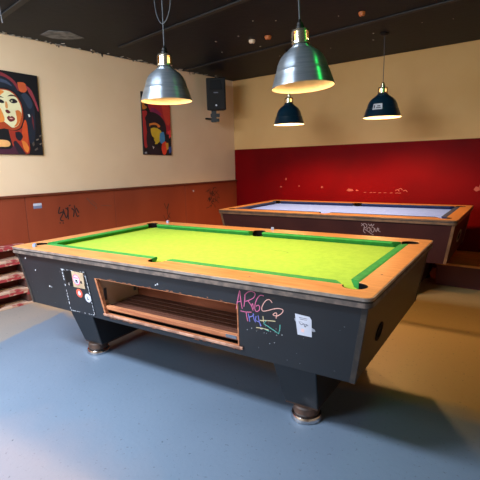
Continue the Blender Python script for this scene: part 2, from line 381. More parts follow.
# ------------------------------------------------------------------ pool tables
def pool_table(name, L, W, pal, opening, H=.82):
    root = empty(name)
    X0, X1, Y0, Y1 = -L/2, L/2, -W/2, W/2
    ins = .150; insx = .112; pr = .056
    ix0, ix1, iy0, iy1 = X0+insx, X1-insx, Y0+ins, Y1-ins
    # wooden rail top with pocket cut-outs
    outer = rrect(X0, X1, Y0, Y1, .03)
    inner = []
    inner += arc(ix0, iy0, pr, PI/2, 2*PI, 16)
    inner += arc(0, iy0-.012, pr, PI-.2, 2*PI+.2, 10)
    inner += arc(ix1, iy0, pr, PI, 2.5*PI, 16)
    inner += arc(ix1, iy1, pr, 1.5*PI, 3*PI, 16)
    inner += arc(0, iy1+.012, pr, -.2, PI+.2, 10)
    inner += arc(ix0, iy1, pr, 0, 1.5*PI, 16)
    bm = bmesh.new(); slab(bm, [outer, inner], H-.0155, H, lambda u, v, w: (u, v, w))
    link('rail_top', bm, pal['rail'], root, bevel=.002)
    # edge trim: metal lip, dark groove, scuffed strip
    def ring(nm, out, z0, z1, m, bev=.002, r=.03):
        b_ = bmesh.new(); slab(b_, [rrect(X0-out, X1+out, Y0-out, Y1+out, r+out), rrect(X0+.03, X1-.03, Y0+.03, Y1-.03, .01)], z0, z1, lambda u, v, w: (u, v, w))
        return link(nm, b_, m, root, bevel=bev)
    ring('edge_strip', .001, H-.0235, H-.0160, M['darkedge'])
    b_ = bmesh.new(); slab(b_, [rrect(X0-.005, X1+.005, Y0-.005, Y1+.005, .035), rrect(X0-.0003, X1+.0003, Y0-.0003, Y1+.0003, .0303)], H-.0150, H-.0015, lambda u, v, w: (u, v, w))
    link('edge_lip', b_, pal['lip'], root)
    ring('groove_strip', -.003, H-.0475, H-.0445, M['darkedge'], 0)
    ring('lower_band', .003, H-.0440, H-.0240, pal['edge'])
    # playing cloth
    bed = []
    bed += arc(ix0, iy0, pr, PI/2, 0, 8); bed += arc(0, iy0-.012, pr, PI-.22, .22, 10)
    bed += arc(ix1, iy0, pr, PI, PI/2, 8); bed += arc(ix1, iy1, pr, 1.5*PI, PI, 8)
    bed += arc(0, iy1+.012, pr, -.22, -PI+.22, 10); bed += arc(ix0, iy1, pr, 0, -PI/2, 8)
    bm = bmesh.new(); slab(bm, [bed], H-.062, H-.034, lambda u, v, w: (u, v, w))
    link('playing_cloth', bm, pal['cloth'], root)
    # baulk line and spot
    # cushions
    def cushion(p, d, inn, a, b, ma, mb):
        """p origin on wood line, d along, inn inwards, from a to b; ma/mb mouth slant"""
        b_ = bmesh.new(); sec = [(0, H-.001), (.012, H+.002), (.048, H+.001), (.054, H-.006), (.032, H-.0335), (0, H-.0335)]
        rings = []
        for t_, mo, sg in ((a, ma, 1), (b, mb, -1)):
            rings.append([b_.verts.new((p[0]+d[0]*(t_+sg*mo*o_)+inn[0]*o_, p[1]+d[1]*(t_+sg*mo*o_)+inn[1]*o_, z_)) for o_, z_ in sec])
        n = len(sec)
        for i in range(n): b_.faces.new((rings[0][i], rings[0][(i+1) % n], rings[1][(i+1) % n], rings[1][i]))
        b_.faces.new(rings[0]); b_.faces.new(rings[1])
        link('cushion', b_, pal['cushion'], root)
    g = pr+.004; gm = pr-.002; w2 = L/2-insx
    for yy, inn in ((iy0, (0, 1)), (iy1, (0, -1))):
        cushion((0, yy), (1, 0), inn, gm, w2-g, .15, .9)
        cushion((0, yy), (-1, 0), inn, gm, w2-g, .15, .9)
    h2 = W/2-ins
    for xx, inn in ((ix0, (1, 0)), (ix1, (-1, 0))):
        cushion((xx, 0), (0, 1), inn, -(h2-g), h2-g, .9, .9)
    # pocket liners
    for cx, cy in ((ix0, iy0), (0, iy0-.012), (ix1, iy0), (ix1, iy1), (0, iy1+.012), (ix0, iy1)):
        b_ = bmesh.new()
        yy = cy
        sx = 0 if cx == 0 else (1 if cx > 0 else -1); sy = 1 if cy > 0 else -1
        ang = math.atan2(sy, sx) if sx else sy*PI/2
        span = .75*PI if sx else .55*PI
        lathe(b_, [(pr-.0005, H-.10), (pr-.0005, H-.003), (pr-.005, H-.001), (pr-.006, H-.10)], 20, (cx, yy), a0=ang-span, a1=ang+span)
        lathe(b_, [(.0, H-.10), (pr-.001, H-.10)], 20, (cx, yy), cap=False)
        link('pocket_liner', b_, M['liner'], root, smooth=True)
    # cabinet: panels that lean inwards towards the bottom
    zt, zb = H-.048, .405
    lean = .062/(zt-zb); flean = .045/(zt-zb)
    xt = L/2-.018; yt = W/2-.025
    xw = lambda z: xt-(zt-z)*lean
    yw = lambda z: yt-(zt-z)*flean
    def front(u, v, w): return Vector((u, -yw(v)-w, v))
    def back(u, v, w): return Vector((u, yw(v)+w, v))
    out = [(-xw(zt), zt), (xw(zt), zt), (xw(zb), zb), (-xw(zb), zb)]
    c = L/2
    hole = [(-1.70+c, .682), (-.648+c, .682), (-.665+c, .440), (-1.662+c, .440)]
    bm = bmesh.new(); slab(bm, [out, hole] if opening else [out], -.02, 0, front)
    side = link('side_panel', bm, pal['side'], root, bevel=.0015)
    bm = bmesh.new(); slab(bm, [out], -.02, 0, back); link('side_panel', bm, pal['side'], root, bevel=.0015)
    for sg in (-1, 1):
        bm = bmesh.new()
        f = lambda u, v, w: Vector((sg*(xw(v)+w), u, v))
        slab(bm, [[(-yw(zt)+.021, zt), (yw(zt)-.021, zt), (yw(zb)-.021, zb), (-yw(zb)+.021, zb)]], -.02, 0, f)
        ep = link('end_panel', bm, pal['end'], root)
        # corner strips
        for sy in (-1, 1):
            bm = bmesh.new()
            n_ = 6
            for (u0, u1, pl) in ((-.001, .022, 'x'), (-.001, .022, 'y')):
                vs = []
                for z in (zb, zt):
                    X, Y = xw(z), yw(z)
                    if pl == 'x': q = [(X-u1, Y-.001), (X+.003, Y-.001), (X+.003, Y+.003), (X-u1, Y+.003)]
                    else: q = [(X-.001, Y-u1), (X+.003, Y-u1), (X+.003, Y-.0012), (X-.001, Y-.0012)]
                    vs.append([bm.verts.new((sg*a, sy*b, z)) for a, b in q])
                for i in range(4): bm.faces.new((vs[0][i], vs[0][(i+1) % 4], vs[1][(i+1) % 4], vs[1][i]))
                bm.faces.new(vs[0]); bm.faces.new(vs[1])
            link('corner_strip', bm, pal['corner'], root, bevel=.001)
        # oval ball/cue slot in the end panel
        if True:
            cy, cz, rx, rz = pal['slot']
            if cy is not None:
                ov = [(cy+rx*math.cos(a*PI/10), cz+rz*math.sin(a*PI/10)) for a in range(20)]
                ov2 = [(cy+(rx-.018)*math.cos(a*PI/10), cz+(rz-.018)*math.sin(a*PI/10)) for a in range(20)]
                bm = bmesh.new(); slab(bm, [ov, ov2], 0, .004, f); r_ = link('slot_ring', bm, pal['slotring'], root)
                bm = bmesh.new(); slab(bm, [ov2], 0, .0015, f); link('slot', bm, M['liner'], root)
    bm = bmesh.new(); bx, by = xw(zb)-.021, yw(zb)-.021
    slab(bm, [[(-bx, -by), (bx, -by), (bx, by), (-bx, by)]], zb, zb+.018, lambda u, v, w: (u, v, w))
    link('bottom_panel', bm, pal['end'], root)
    # pedestals: broad tapered legs running across the table, with round levelling feet
    for sg in (-1, 1):
        bm = bmesh.new(); vs = []
        for z, xa, xb, ya in ((zb-.0005, .70, .955, .54), (.088, .735, .925, .435)):
            
            vs.append([bm.verts.new((sg*a, b, z)) for a, b in ((xa, -ya), (xb, -ya), (xb, ya), (xa, ya))])
        for i in range(4): bm.faces.new((vs[0][i], vs[0][(i+1) % 4], vs[1][(i+1) % 4], vs[1][i]))
        bm.faces.new(vs[0]); bm.faces.new(vs[1])
        leg = link('leg', bm, pal['side'], root, bevel=.006)
        bm = bmesh.new(); box(bm, sg*.83-.092, sg*.83+.092, -.432, .432, .080, .0875)
        link('base_plate', bm, M['rust'], leg, bevel=.002)
        for sy in (-1, 1):
            bm = bmesh.new(); lathe(bm, [(.060, .0795), (.068, .072), (.072, .045), (.066, .034), (.0, .034)], 32, (sg*.84, sy*.385)); link('foot_cup', bm, M['rust'], leg, smooth=True)
            bm = bmesh.new(); lathe(bm, [(.066, .0335), (.078, .030), (.084, .020), (.084, .004), (.078, 0)], 32, (sg*.84, sy*.385))
            link('foot', bm, M['steel'], leg, smooth=True)
    return root, front, side

pal1 = dict(rail=M['wood_rail'], edge=M['wornedge'], lip=M['alu'], cloth=M['cloth'], cushion=M['cushion_cloth'], side=M['laminate'], end=M['laminate_end'],
            corner=mat('dark_corner_strip', '#292523', .5, c2='#40372f', scale=20, fac=(.5,.7)), slot=(-.365, .55, .056, .046), slotring=M['liner'])
L1, W1 = 2.52, 1.44
t1, front1, side1 = pool_table('pool_table', L1, W1, pal1, True)
t1.location = (-L1/2, W1/2, 0)
tag(t1, 'nearer pool table with lime green cloth, graffitied slate-black cabinet and an open ball tray', 'pool table')

pal2 = dict(rail=M['wood_rail'], edge=M['bronze'], lip=M['bronze'], cloth=M['paleblue'], cushion=M['navy'], side=M['brown_laminate'], end=M['brown_laminate'],
            corner=M['bronze'], slot=(-.05, .585, .13, .062), slotring=mat('grey_slot_ring', '#8d857b', .5))
L2, W2 = 2.567, 1.405
t2, front2, side2 = pool_table('pool_table', L2, W2, pal2, False)
a2 = -.0083
cc = Vector((.027, 2.515, 0))+Matrix.Rotation(a2, 4, 'Z') @ Vector((-L2/2, W2/2, 0))
t2.location = cc; t2.rotation_euler = (0, 0, a2)
tag(t2, 'further pool table with pale lavender cloth and dark brown cabinet before the red wall', 'pool table')

# --- inside of the ball tray, table 1 (coordinates: x from the right edge, shifted to the table centre)
cx1 = L1/2
bm = bmesh.new(); slab(bm, [[(-1.70+cx1, .70), (-1.70+cx1, .43), (-.60+cx1, .43), (-.60+cx1, .70)]], -.40, -.39, lambda u, v, w: Vector((u, -W1/2-w, v)))
link('tray_back', bm, M['backwood'], t1)
bm = bmesh.new()
for k in range(6):
    y0 = -W1/2+.088+k*.048
    z0 = .468+k*.002
    box(bm, -1.69+cx1, -.655+cx1, y0, y0+.0472, z0, z0+.012)
tr = link('ball_tray', bm, M['traywood'], t1, bevel=.001); tr['label'] = 'dark slatted wooden ball tray'
for xa, m_, nm in ((-1.712, M['ply'], 'tray_side'), (-.648, M['backwood'], 'tray_side')):
    bm = bmesh.new(); box(bm, xa+cx1, xa+cx1+.010, -W1/2+.08, -W1/2+.389, .432, .735); s_ = link(nm, bm, m_, t1)
    if m_ is M['ply']:
        for yy in (.10, .35):
            bm = bmesh.new(); box(bm, xa+cx1+.0102, xa+cx1+.014, -W1/2+yy, -W1/2+yy+.022, .52, .60); link('slot_plate', bm, M['greymetal'], s_, bevel=.001)
# worn raw wood rim of the opening, front lip and sill
bm = bmesh.new()
o1 = [(-1.700+cx1, .682), (-.648+cx1, .682), (-.665+cx1, .440), (-1.662+cx1, .440)]
i1 = [(-1.684+cx1, .680), (-.656+cx1, .680), (-.672+cx1, .452), (-1.650+cx1, .452)]
slab(bm, [o1, i1], -.022, .0015, front1); link('opening_rim', bm, M['rawwood'], t1, bevel=.001)
bm = bmesh.new(); slab(bm, [[(-1.655+cx1, .503), (-.668+cx1, .503), (-.670+cx1, .478), (-1.652+cx1, .478)]], -.040, -.012, front1)
link('tray_lip', bm, M['rawwood'], t1, bevel=.003)
bm = bmesh.new(); slab(bm, [[(-1.668+cx1, .456), (-.640+cx1, .456), (-.640+cx1, .440), (-1.664+cx1, .440)]], .0016, .010, front1)
link('tray_sill', bm, mat('worn_sill_wood', '#bd9079', .6, c2='#8d6553', scale=20), t1, bevel=.003)
bm = bmesh.new(); slab(bm, [[(-.75+cx1, .500), (-.685+cx1, .500), (-.685+cx1, .482), (-.75+cx1, .482)]], -.0118, -.010, front1)
link('latch_plate', bm, M['greymetal'], t1)
# scraped raw edges around the opening
bm = bmesh.new()
for i in range(70):
    side_ = random.random()
    if side_ < 2: u = random.uniform(-1.66, -.64); v = random.choice([.436, .687])+random.uniform(-.008, .004)
    else: u = random.choice([-1.685, -.642])+random.uniform(-.008, .008); v = random.uniform(.44, .68)
    if .44 < v < .68 and -1.70 < u < -.65: v = .434
    l_ = random.uniform(.004, .03); ribbon(bm, [(u+cx1, v), (u+cx1+l_, v+random.uniform(-.002, .002))], random.uniform(.0015, .004), front1, sm=False)
o = link('worn_edge', bm, M['rawwood'], t1); o['kind'] = 'stuff'
# paint chips scattered on the near side
bm = bmesh.new()
spots = [(-2.41, .739, .009), (-2.32, .661, .006), (-1.17, .715, .007), (-1.185, .708, .006), (-2.19, .56, .008), (-2.17, .557, .005)]
for i in range(46):
    u, v = random.uniform(-2.4, -.08), random.uniform(.412, .735)
    if -1.72 < u < -.62 and v > .43: continue
    spots.append((u, v, random.uniform(.0007, .0018)))
for i in range(16): spots.append((random.uniform(-.65, -.35), random.uniform(.49, .60), random.uniform(.0015, .0035)))
for u, v, r in spots:
    slab(bm, [[(u+cx1-r, v), (u+cx1-r*.2, v-r*.8), (u+cx1+r, v+r*.1), (u+cx1+r*.3, v+r)]], 0, .0005, front1)
o = link('paint_chips', bm, M['chip'], t1); o['kind'] = 'stuff'
# coin mechanism door
door = [(-2.02, .712), (-1.772, .716), (-1.755, .418), (-2.015, .412)]
door = [(u+cx1, v) for u, v in door]
bm = bmesh.new(); slab(bm, [door], .0002, .0030, front1); dr = link('coin_door', bm, mat('coin_door_laminate', '#191c22', .45), t1, bevel=.001)
bm = bmesh.new()
def dash(a, b, n, w):
    for i in range(n):
        if random.random() < .25: continue
        t0, t1_ = i/n, (i+random.uniform(.4, .95))/n
        ribbon(bm, [(a[0]+(b[0]-a[0])*t0, a[1]+(b[1]-a[1])*t0), (a[0]+(b[0]-a[0])*t1_, a[1]+(b[1]-a[1])*t1_)], w*random.uniform(.5, 1.2), lambda u, v, w_: front1(u, v, w_+.0031), sm=False)
ii = [(door[0][0]+.012, door[0][1]-.006), (door[1][0]-.008, door[1][1]-.006), (door[2][0]-.006, door[2][1]+.006), (door[3][0]+.012, door[3][1]+.006)]
dash(ii[0], ii[3], 14, .007); dash(ii[1], ii[2], 13, .005); dash(ii[0], ii[1], 10, .003); dash(ii[3], ii[2], 12, .003)
dash((ii[0][0]-.01, ii[0][1]), (ii[0][0]+.05, ii[0][1]-.01), 4, .006); dash((ii[1][0]-.05, ii[1][1]-.01), (ii[1][0]+.01, ii[1][1]-.03), 4, .008)
o = link('scraped_outline', bm, M['chip'], dr); o['kind'] = 'stuff'
f3 = lambda u, v, w: front1(u+cx1, v, w+.0031)
bm = bmesh.new(); slab(bm, [[(-1.905, .705), (-1.792, .703), (-1.800, .597), (-1.912, .597)]], 0, .006, f3)
pl = link('coin_plate', bm, M['tan'], dr, bevel=.001); pl['label'] = 'tan coin slot plate'
ell = lambda cx, cy, rx, ry, n=20: [(cx+rx*math.cos(2*PI*i/n), cy+ry*math.sin(2*PI*i/n)) for i in range(n)]
bm = bmesh.new(); P6 = lambda u, v, w: f3(u, v, w+.0062)
slab(bm, [ell(-1.868, .652, .034, .036)], 0, .0006, P6, 0)
slab(bm, [ell(-1.868, .652, .034, .036), ell(-1.868, .652, .028, .030)], .0006, .0012, P6, 1)
slab(bm, [[(-1.89, .668), (-1.85, .668), (-1.85, .660), (-1.89, .660)]], .0006, .0012, P6, 1)
slab(bm, [[(-1.879, .652), (-1.858, .652), (-1.858, .630), (-1.866, .630), (-1.866, .641), (-1.871, .641), (-1.871, .630), (-1.879, .630)]], .0006, .0012, P6, 2)
slab(bm, [[(-1.832, .648), (-1.818, .648), (-1.818, .632), (-1.832, .632)]], 0, .001, P6, 2)
link('oval_sticker', bm, [M['white'], M['pinkprint'], M['ink']], pl)
bm = bmesh.new(); slab(bm, [[(-1.99, .700), (-1.925, .702), (-1.925, .60), (-1.985, .60)]], 0, .001, f3); link('slot_recess', bm, M['black'], dr)
bm = bmesh.new(); slab(bm, [ell(-1.952, .612, .009, .010)], .0012, .008, f3); link('lock', bm, M['steel'], dr)
bm = bmesh.new(); slab(bm, [ell(-1.873, .558, .030, .030)], 0, .0012, f3, 0); slab(bm, [[(-1.883, .565), (-1.870, .575), (-1.858, .555), (-1.868, .542), (-1.884, .548)]], .0012, .0018, f3, 1)
o = link('round_sticker', bm, [M['redsticker'], M['white']], dr); o['label'] = 'red round sticker'
bm = bmesh.new(); slab(bm, [ell(-1.795, .536, .028, .029)], 0, .0012, f3, 0); slab(bm, [[(-1.803, .548), (-1.798, .548), (-1.795, .53), (-1.786, .53), (-1.786, .524), (-1.803, .524)]], .0012, .0018, f3, 1)
o = link('round_sticker', bm, [M['white'], M['greyink']], dr); o['label'] = 'white round sticker'
# marker graffiti
G = {"pinkink": [[[-0.6611, 0.6696], [-0.6481, 0.7153], [-0.6309, 0.7693], [-0.6301, 0.7288], [-0.6256, 0.6756]], [[-0.6538, 0.7057], [-0.6265, 0.7165]], [[-0.6018, 0.7544], [-0.6071, 0.7217], [-0.615, 0.6882]], [[-0.6058, 0.7485], [-0.5867, 0.7672], [-0.563, 0.7748], [-0.5456, 0.7669], [-0.5541, 0.7458], [-0.5809, 0.7279], [-0.6052, 0.7177]], [[-0.5884, 0.7225], [-0.5718, 0.7007], [-0.5646, 0.6773]], [[-0.5723, 0.6953], [-0.5637, 0.7137], [-0.5615, 0.6864]], [[-0.4991, 0.7614], [-0.5167, 0.7629], [-0.5338, 0.7457], [-0.5472, 0.7206], [-0.554, 0.693], [-0.5486, 0.6758], [-0.5321, 0.6829], [-0.526, 0.7029], [-0.5344, 0.71], [-0.5465, 0.7017]], [[-0.6376, 0.6627], [-0.6079, 0.6623], [-0.5747, 0.667]], [[-0.6056, 0.6616], [-0.6032, 0.6359], [-0.6005, 0.6146]]],
 "peach": [[[-0.4573, 0.7349], [-0.4705, 0.7482], [-0.4873, 0.7425], [-0.5043, 0.7222], [-0.515, 0.6995], [-0.5117, 0.6843], [-0.4856, 0.6908], [-0.4518, 0.7049], [-0.4223, 0.7119], [-0.4036, 0.7069], [-0.4132, 0.6888], [-0.4378, 0.6721], [-0.4571, 0.6749], [-0.4478, 0.6849], [-0.437, 0.6847], [-0.443, 0.6586]]],
 "violet": [[[-0.5943, 0.6571], [-0.5913, 0.6381], [-0.5887, 0.6146]], [[-0.5913, 0.6381], [-0.5718, 0.647], [-0.5616, 0.6586]], [[-0.5659, 0.6621], [-0.5638, 0.6323], [-0.5558, 0.6175]], [[-0.5507, 0.6508], [-0.5549, 0.6285], [-0.5359, 0.6223], [-0.527, 0.6046]], [[-0.5388, 0.6562], [-0.5362, 0.632], [-0.5296, 0.6009]]],
 "cream": [[[-0.5316, 0.6328], [-0.5157, 0.6325]], [[-0.5127, 0.6576], [-0.5117, 0.6258]], [[-0.5178, 0.6354], [-0.4782, 0.6406], [-0.4473, 0.6432]], [[-0.5557, 0.5903], [-0.5211, 0.5928], [-0.4874, 0.5908]]],
 "teal": [[[-0.4975, 0.6359], [-0.5122, 0.6204], [-0.4808, 0.605], [-0.4562, 0.5939], [-0.4351, 0.5822], [-0.4267, 0.6103], [-0.4243, 0.6308]], [[-0.5143, 0.593], [-0.4856, 0.5847]]]}
bm = bmesh.new(); gm_ = []
for k, (nm, strokes) in enumerate(G.items()):
    gm_.append(M[nm])
    for st in strokes: ribbon(bm, [(u+cx1, v-.012) for u, v in st], .0037, front1, mi=k, t=.0006, sm=(nm != 'teal'))
o = link('graffiti', bm, gm_, t1); o['label'] = 'pink, violet and teal marker tag on the dark side panel'
# paper label with tape
f0 = lambda u, v, w: front1(u+cx1, v, w)
bm = bmesh.new(); slab(bm, [[(-.350, .665), (-.345, .652), (-.262, .616), (-.250, .619), (-.253, .628), (-.335, .668)]], 0, .0005, f0, 0)
slab(bm, [[(-.3443, .6898), (-.2742, .6855), (-.2655, .672), (-.2683, .588), (-.3372, .5878)]], .0005, .0012, f0, 1)
for (u, v, w_, h) in [(-.325, .676, .04, .003), (-.322, .669, .034, .003), (-.328, .655, .02, .002), (-.31, .648, .022, .0025)]:
    slab(bm, [[(u, v), (u+w_, v-.001), (u+w_, v-h), (u, v-h)]], .0012, .0016, f0, 2)
ribbon(bm, [(-.325, .650), (-.315, .640), (-.305, .648), (-.298, .632), (-.29, .645), (-.283, .640)], .003, lambda u, v, w: f0(u, v, w+.0012), mi=2)
slab(bm, [[(-.318, .622), (-.303, .620), (-.304, .604), (-.318, .606)]], .0012, .0016, f0, 3)
o = link('paper_label', bm, [mat('clear_tape', '#8d919c', .3), M['white'], M['greyink'], mat('faint_pink_print', '#d9b5b0')], t1); o['label'] = 'white paper label with grey print and tape'
# small black screws / spots in the right rail, cloth crease
bm = bmesh.new(); lathe(bm, [(.006, .8195), (.006, .8206), (.003, .8209)], 12, (L1/2-.06, -.33)); link('rail_screw', bm, M['wornedge'], t1); bm = bmesh.new(); lathe(bm, [(.006, .8195), (.006, .8206), (.003, .8209)], 12, (L1/2-.6, -W1/2+.07)); link('rail_screw', bm, M['wornedge'], t1)
bm = bmesh.new(); fz = lambda u, v, w: Vector((u, v, .7862+w))
ribbon(bm, [(.36, .12), (.41, .10), (.45, .105), (.50, .085)], .005, fz); ribbon(bm, [(.50, .07), (.52, .065)], .007, fz)
link('cloth_mark', bm, mat('cloth_wear', '#5f7a2a', .9), t1)

# table 2 graffiti (white scribble on the brown side)
bm = bmesh.new()
for st in [[(-.82,.775),(-.79,.745),(-.80,.70),(-.78,.68)], [(-.82,.75),(-.79,.775),(-.765,.76),(-.775,.735),(-.80,.73)], [(-.765,.725),(-.74,.74),(-.735,.705),(-.76,.70),(-.765,.73)],
           [(-.75,.775),(-.735,.755),(-.72,.775),(-.715,.75),(-.695,.775)], [(-.725,.73),(-.72,.695),(-.70,.70),(-.695,.735),(-.72,.74)], [(-.69,.735),(-.675,.70),(-.66,.74),(-.65,.705)], [(-.645,.73),(-.665,.72),(-.635,.70)], [(-.79,.72),(-.72,.675),(-.70,.668)]]:
    ribbon(bm, [(u+L2/2-.03, v-.03) for u, v in st], .006, front2)
o = link('graffiti', bm, mat('grey_marker', '#8a7a80', .6), t2); o['label'] = 'pale scribbled tag on the brown side'

# ------------------------------------------------------------------ chalk cubes on the near table
def chalk(x, y, rz, mtop, label):
    r_ = empty('chalk_cube', (x, y, .8202), rz, label, 'chalk')
    bm = bmesh.new(); box(bm, -.011, .011, -.011, .011, 0, .020); link('wrapper', bm, M['chalkpaper'], r_, bevel=.002)
    bm = bmesh.new(); lathe(bm, [(.0085, .0202), (.0085, .0225), (.006, .0215)], 14); link('chalk_top', bm, mtop, r_)
chalk(-2.335, .062, .4, M['chalkblue'], 'blue chalk cube on the near left corner of the green table')
chalk(-2.30, 1.385, .2, M['chalkpink'], 'pink chalk cube on the far rail by the left corner pocket')
chalk(-1.19, 1.395, .6, M['chalkpaper'], 'pale chalk cube on the far rail by the middle pocket')

# ------------------------------------------------------------------ pendant lamps
def lamp(x, y, z, R, kind, label, h=.235, tilt=(0, 0)):
    r_ = empty('pendant_lamp', (x, y, z), 0, label, 'lamp', None)
    r_.rotation_euler = (tilt[0], tilt[1], 0)
    k = R/.175; hh = h/.235
    prof = [(.175, 0), (.1745, .004), (.172, .010), (.168, .024), (.160, .050), (.152, .074), (.1515, .079), (.1475, .083), (.142, .100), (.134, .130), (.119, .160), (.098, .184), (.076, .198), (.073, .203), (.062, .207), (.061, .213), (.052, .217), (.050, .224), (.041, .230)]
    out = [(a*k, b*hh) for a, b in prof]
    inn = [(a*k-.0015, b*hh+.0002) for a, b in reversed(prof)]
    bm = bmesh.new(); lathe(bm, out+inn, 56, cap=False)
    # close rims
    sh = link('lamp_shade', bm, M['aluminium'] if kind == 'alu' else M['enamel'], r_, smooth=True)
    inn2 = [(a*k-.0022, b*hh+.0005) for a, b in prof]; inn3 = [(a*k-.0035, b*hh+.0005) for a, b in reversed(prof)]
    bm = bmesh.new(); lathe(bm, inn2+inn3, 56, cap=False); link('shade_lining', bm, M['lining' if kind == 'alu' else 'lining_bright'], r_, smooth=True)
    # vented neck: rings joined by ribs, glowing lamp neck inside
    zb = .230*hh; nh = .075 if kind == 'alu' else .062
    bm = bmesh.new(); lathe(bm, [(.048, zb), (.051, zb+.004), (.051, zb+.014), (.038, zb+.014), (.038, zb)], 28)
    lathe(bm, [(.038, zb+nh-.012), (.051, zb+nh-.012), (.048, zb+nh), (.018, zb+nh+.003)], 28)
    for i in range(4):
        a = i*PI/2+(.55 if kind == 'alu' else .2)
        lathe(bm, [(.051, zb+.014), (.051, zb+nh-.012), (.048, zb+nh-.012), (.048, zb+.014)], 6, a0=a-.52, a1=a+.52)
    link('vented_neck', bm, M['brass'], r_, smooth=True)
    bm = bmesh.new(); lathe(bm, [(.030, zb-.01), (.034, zb+.015), (.034, zb+nh-.018), (.020, zb+nh-.013)], 20); link('lamp_holder', bm, M['neckglow'], r_, smooth=True)
    zc_ = zb+nh+.003
    bm = bmesh.new(); lathe(bm, [(.024, zc_), (.024, zc_+.018), (.018, zc_+.024), (.018, zc_+.036), (.009, zc_+.044), (.007, zc_+.055)], 20)
    link('cord_grip', bm, M['black'] if kind == 'alu' else M['brass'], r_, smooth=True)
    top = ZC-z-.002
    bm = bmesh.new(); tube(bm, [(0, 0, zc_+.05), (.002, .001, (zc_+top)/2), (0, 0, top-.02)], .0045 if kind == 'alu' else .0035, 8); link('cord', bm, M['cord'], r_)
    bm = bmesh.new(); lathe(bm, [(.045, top), (.045, top-.006), (.03, top-.022), (.008, top-.026)], 24); link('ceiling_rose', bm, M['black'], r_, smooth=True)
    # bulb
    bm = bmesh.new(); pb = [(.0145, zb-.012), (.0145, zb-.04), (.022, zb-.06), (.032, zb-.085), (.034, zb-.105), (.028, zb-.125), (.015, zb-.137), (.003, zb-.139)]
    lathe(bm, pb, 20); link('bulb', bm, M['bulb'], r_, smooth=True)
    ld = bpy.data.lights.new('lamp_light', 'SPOT'); ld.shadow_soft_size = .065; ld.spot_size = math.radians(150); ld.spot_blend = .55; ld.color = (1, .58, .22)
    ld.energy = LAMP_W[kind]; lo = bpy.data.objects.new('lamp_light', ld); COL.objects.link(lo); lo.parent = r_; lo.location = (0, 0, zb-.172)
    return r_, zb
LAMP_W = dict(alu=66, enamel=90)
AL, _ = lamp(-1.645, .72, 1.790, .176, 'alu', 'left aluminium pendant lamp with looped cord, hanging over the green table')
BL, _ = lamp(-.618, .72, 1.772, .178, 'alu', 'right aluminium pendant lamp with green reflection, hanging over the green table', tilt=(0, -.06))
CL, _ = lamp(-1.927, 3.2, 1.800, .183, 'enamel', 'dark blue pendant lamp without sticker, partly behind the aluminium lamp', .25)
DL, zb = lamp(-.828, 3.2, 1.800, .195, 'enamel', 'dark blue pendant lamp with white square sticker before the cream wall', .25)
# sticker on the right-hand blue lamp: follows the bell
bm = bmesh.new()
def bell(a, z, off=.001):
    pr_ = [(.168, .024), (.160, .050), (.152, .074), (.1475, .083), (.142, .100), (.134, .130), (.119, .160)]
    zz = z/(.25/.235)
    for (r0, z0), (r1, z1) in zip(pr_, pr_[1:]):
        if z0 <= zz <= z1: r = r0+(r1-r0)*(zz-z0)/(z1-z0); break
    r = r*.195/.175+off+.001
    return Vector((r*math.cos(a), r*math.sin(a), z))
def bellpatch(a0, a1, z0, z1, off, mi, n=5):
    g_ = [[bm.verts.new(bell(a0+(a1-a0)*i/n, z0+(z1-z0)*j/n, off)) for i in range(n+1)] for j in range(n+1)]
    for j in range(n):
        for i in range(n): bm.faces.new((g_[j][i], g_[j][i+1], g_[j+1][i+1], g_[j+1][i])).material_index = mi
ac = math.atan2(-1.64-3.2, .45+.828)-.30
bellpatch(ac-.30, ac+.30, .070, .130, .001, 0)
bellpatch(ac-.24, ac-.17, .085, .115, .0018, 1); bellpatch(ac-.08, ac+.22, .085, .092, .0018, 1); bellpatch(ac-.02, ac+.18, .100, .112, .0018, 2)
link('sticker', bm, [M['white'], M['ink'], M['greyink']], DL)
# spare cord loops above the left aluminium lamp
bm = bmesh.new()
tube(bm, smoothed([(0, 0, .50), (-.04, .01, .53), (-.075, .02, .60), (-.085, .02, .70), (-.07, .01, .80), (-.03, 0, .845)], 5), .0035, 6)
tube(bm, smoothed([(0, 0, .50), (.04, .0, .53), (.07, .0, .60), (.075, .0, .72), (.05, .0, .82), (.02, 0, .845)], 5), .0035, 6)
link('cord_loop', bm, M['cord'], AL)

# hanging cable at the top left
bm = bmesh.new(); tube(bm, smoothed([(-2.962, .374, ZC), (-2.965, .374, ZC-.09), (-2.957, .378, ZC-.19)]), .004, 6)
tag(link('hanging_cable', bm, M['plaster'], None), 'thin grey cable end hanging from the black ceiling, upper left', 'cable')

# ceiling fixtures
def fixture(x, y, m, label, r=.035):
    o = empty('ceiling_fixture', (x, y, ZC-.0005), 0, label, 'ceiling fixture')
    bm = bmesh.new(); lathe(bm, [(r, 0), (r, -.012), (r*.8, -.03), (r*.3, -.036)], 20); link('housing', bm, m, o, smooth=True)
    bm = bmesh.new(); lathe(bm, [(r*.28, -.0365), (r*.2, -.042)], 12); link('tip', bm, M['black'], o, smooth=True)
ofx = mat('orange_tinted_plastic', '#a85a2c', .5); wfx = mat('cream_plastic', '#cdb9a4', .5)
fixture(-2.05, 2.572, wfx, 'small cream round ceiling fixture, left of the orange one')
fixture(-1.842, 2.547, ofx, 'small orange round ceiling fixture beside the cream one')
fixture(-.823, 2.412, ofx, 'small orange ceiling fixture near the top edge, right of the lamps', .03)

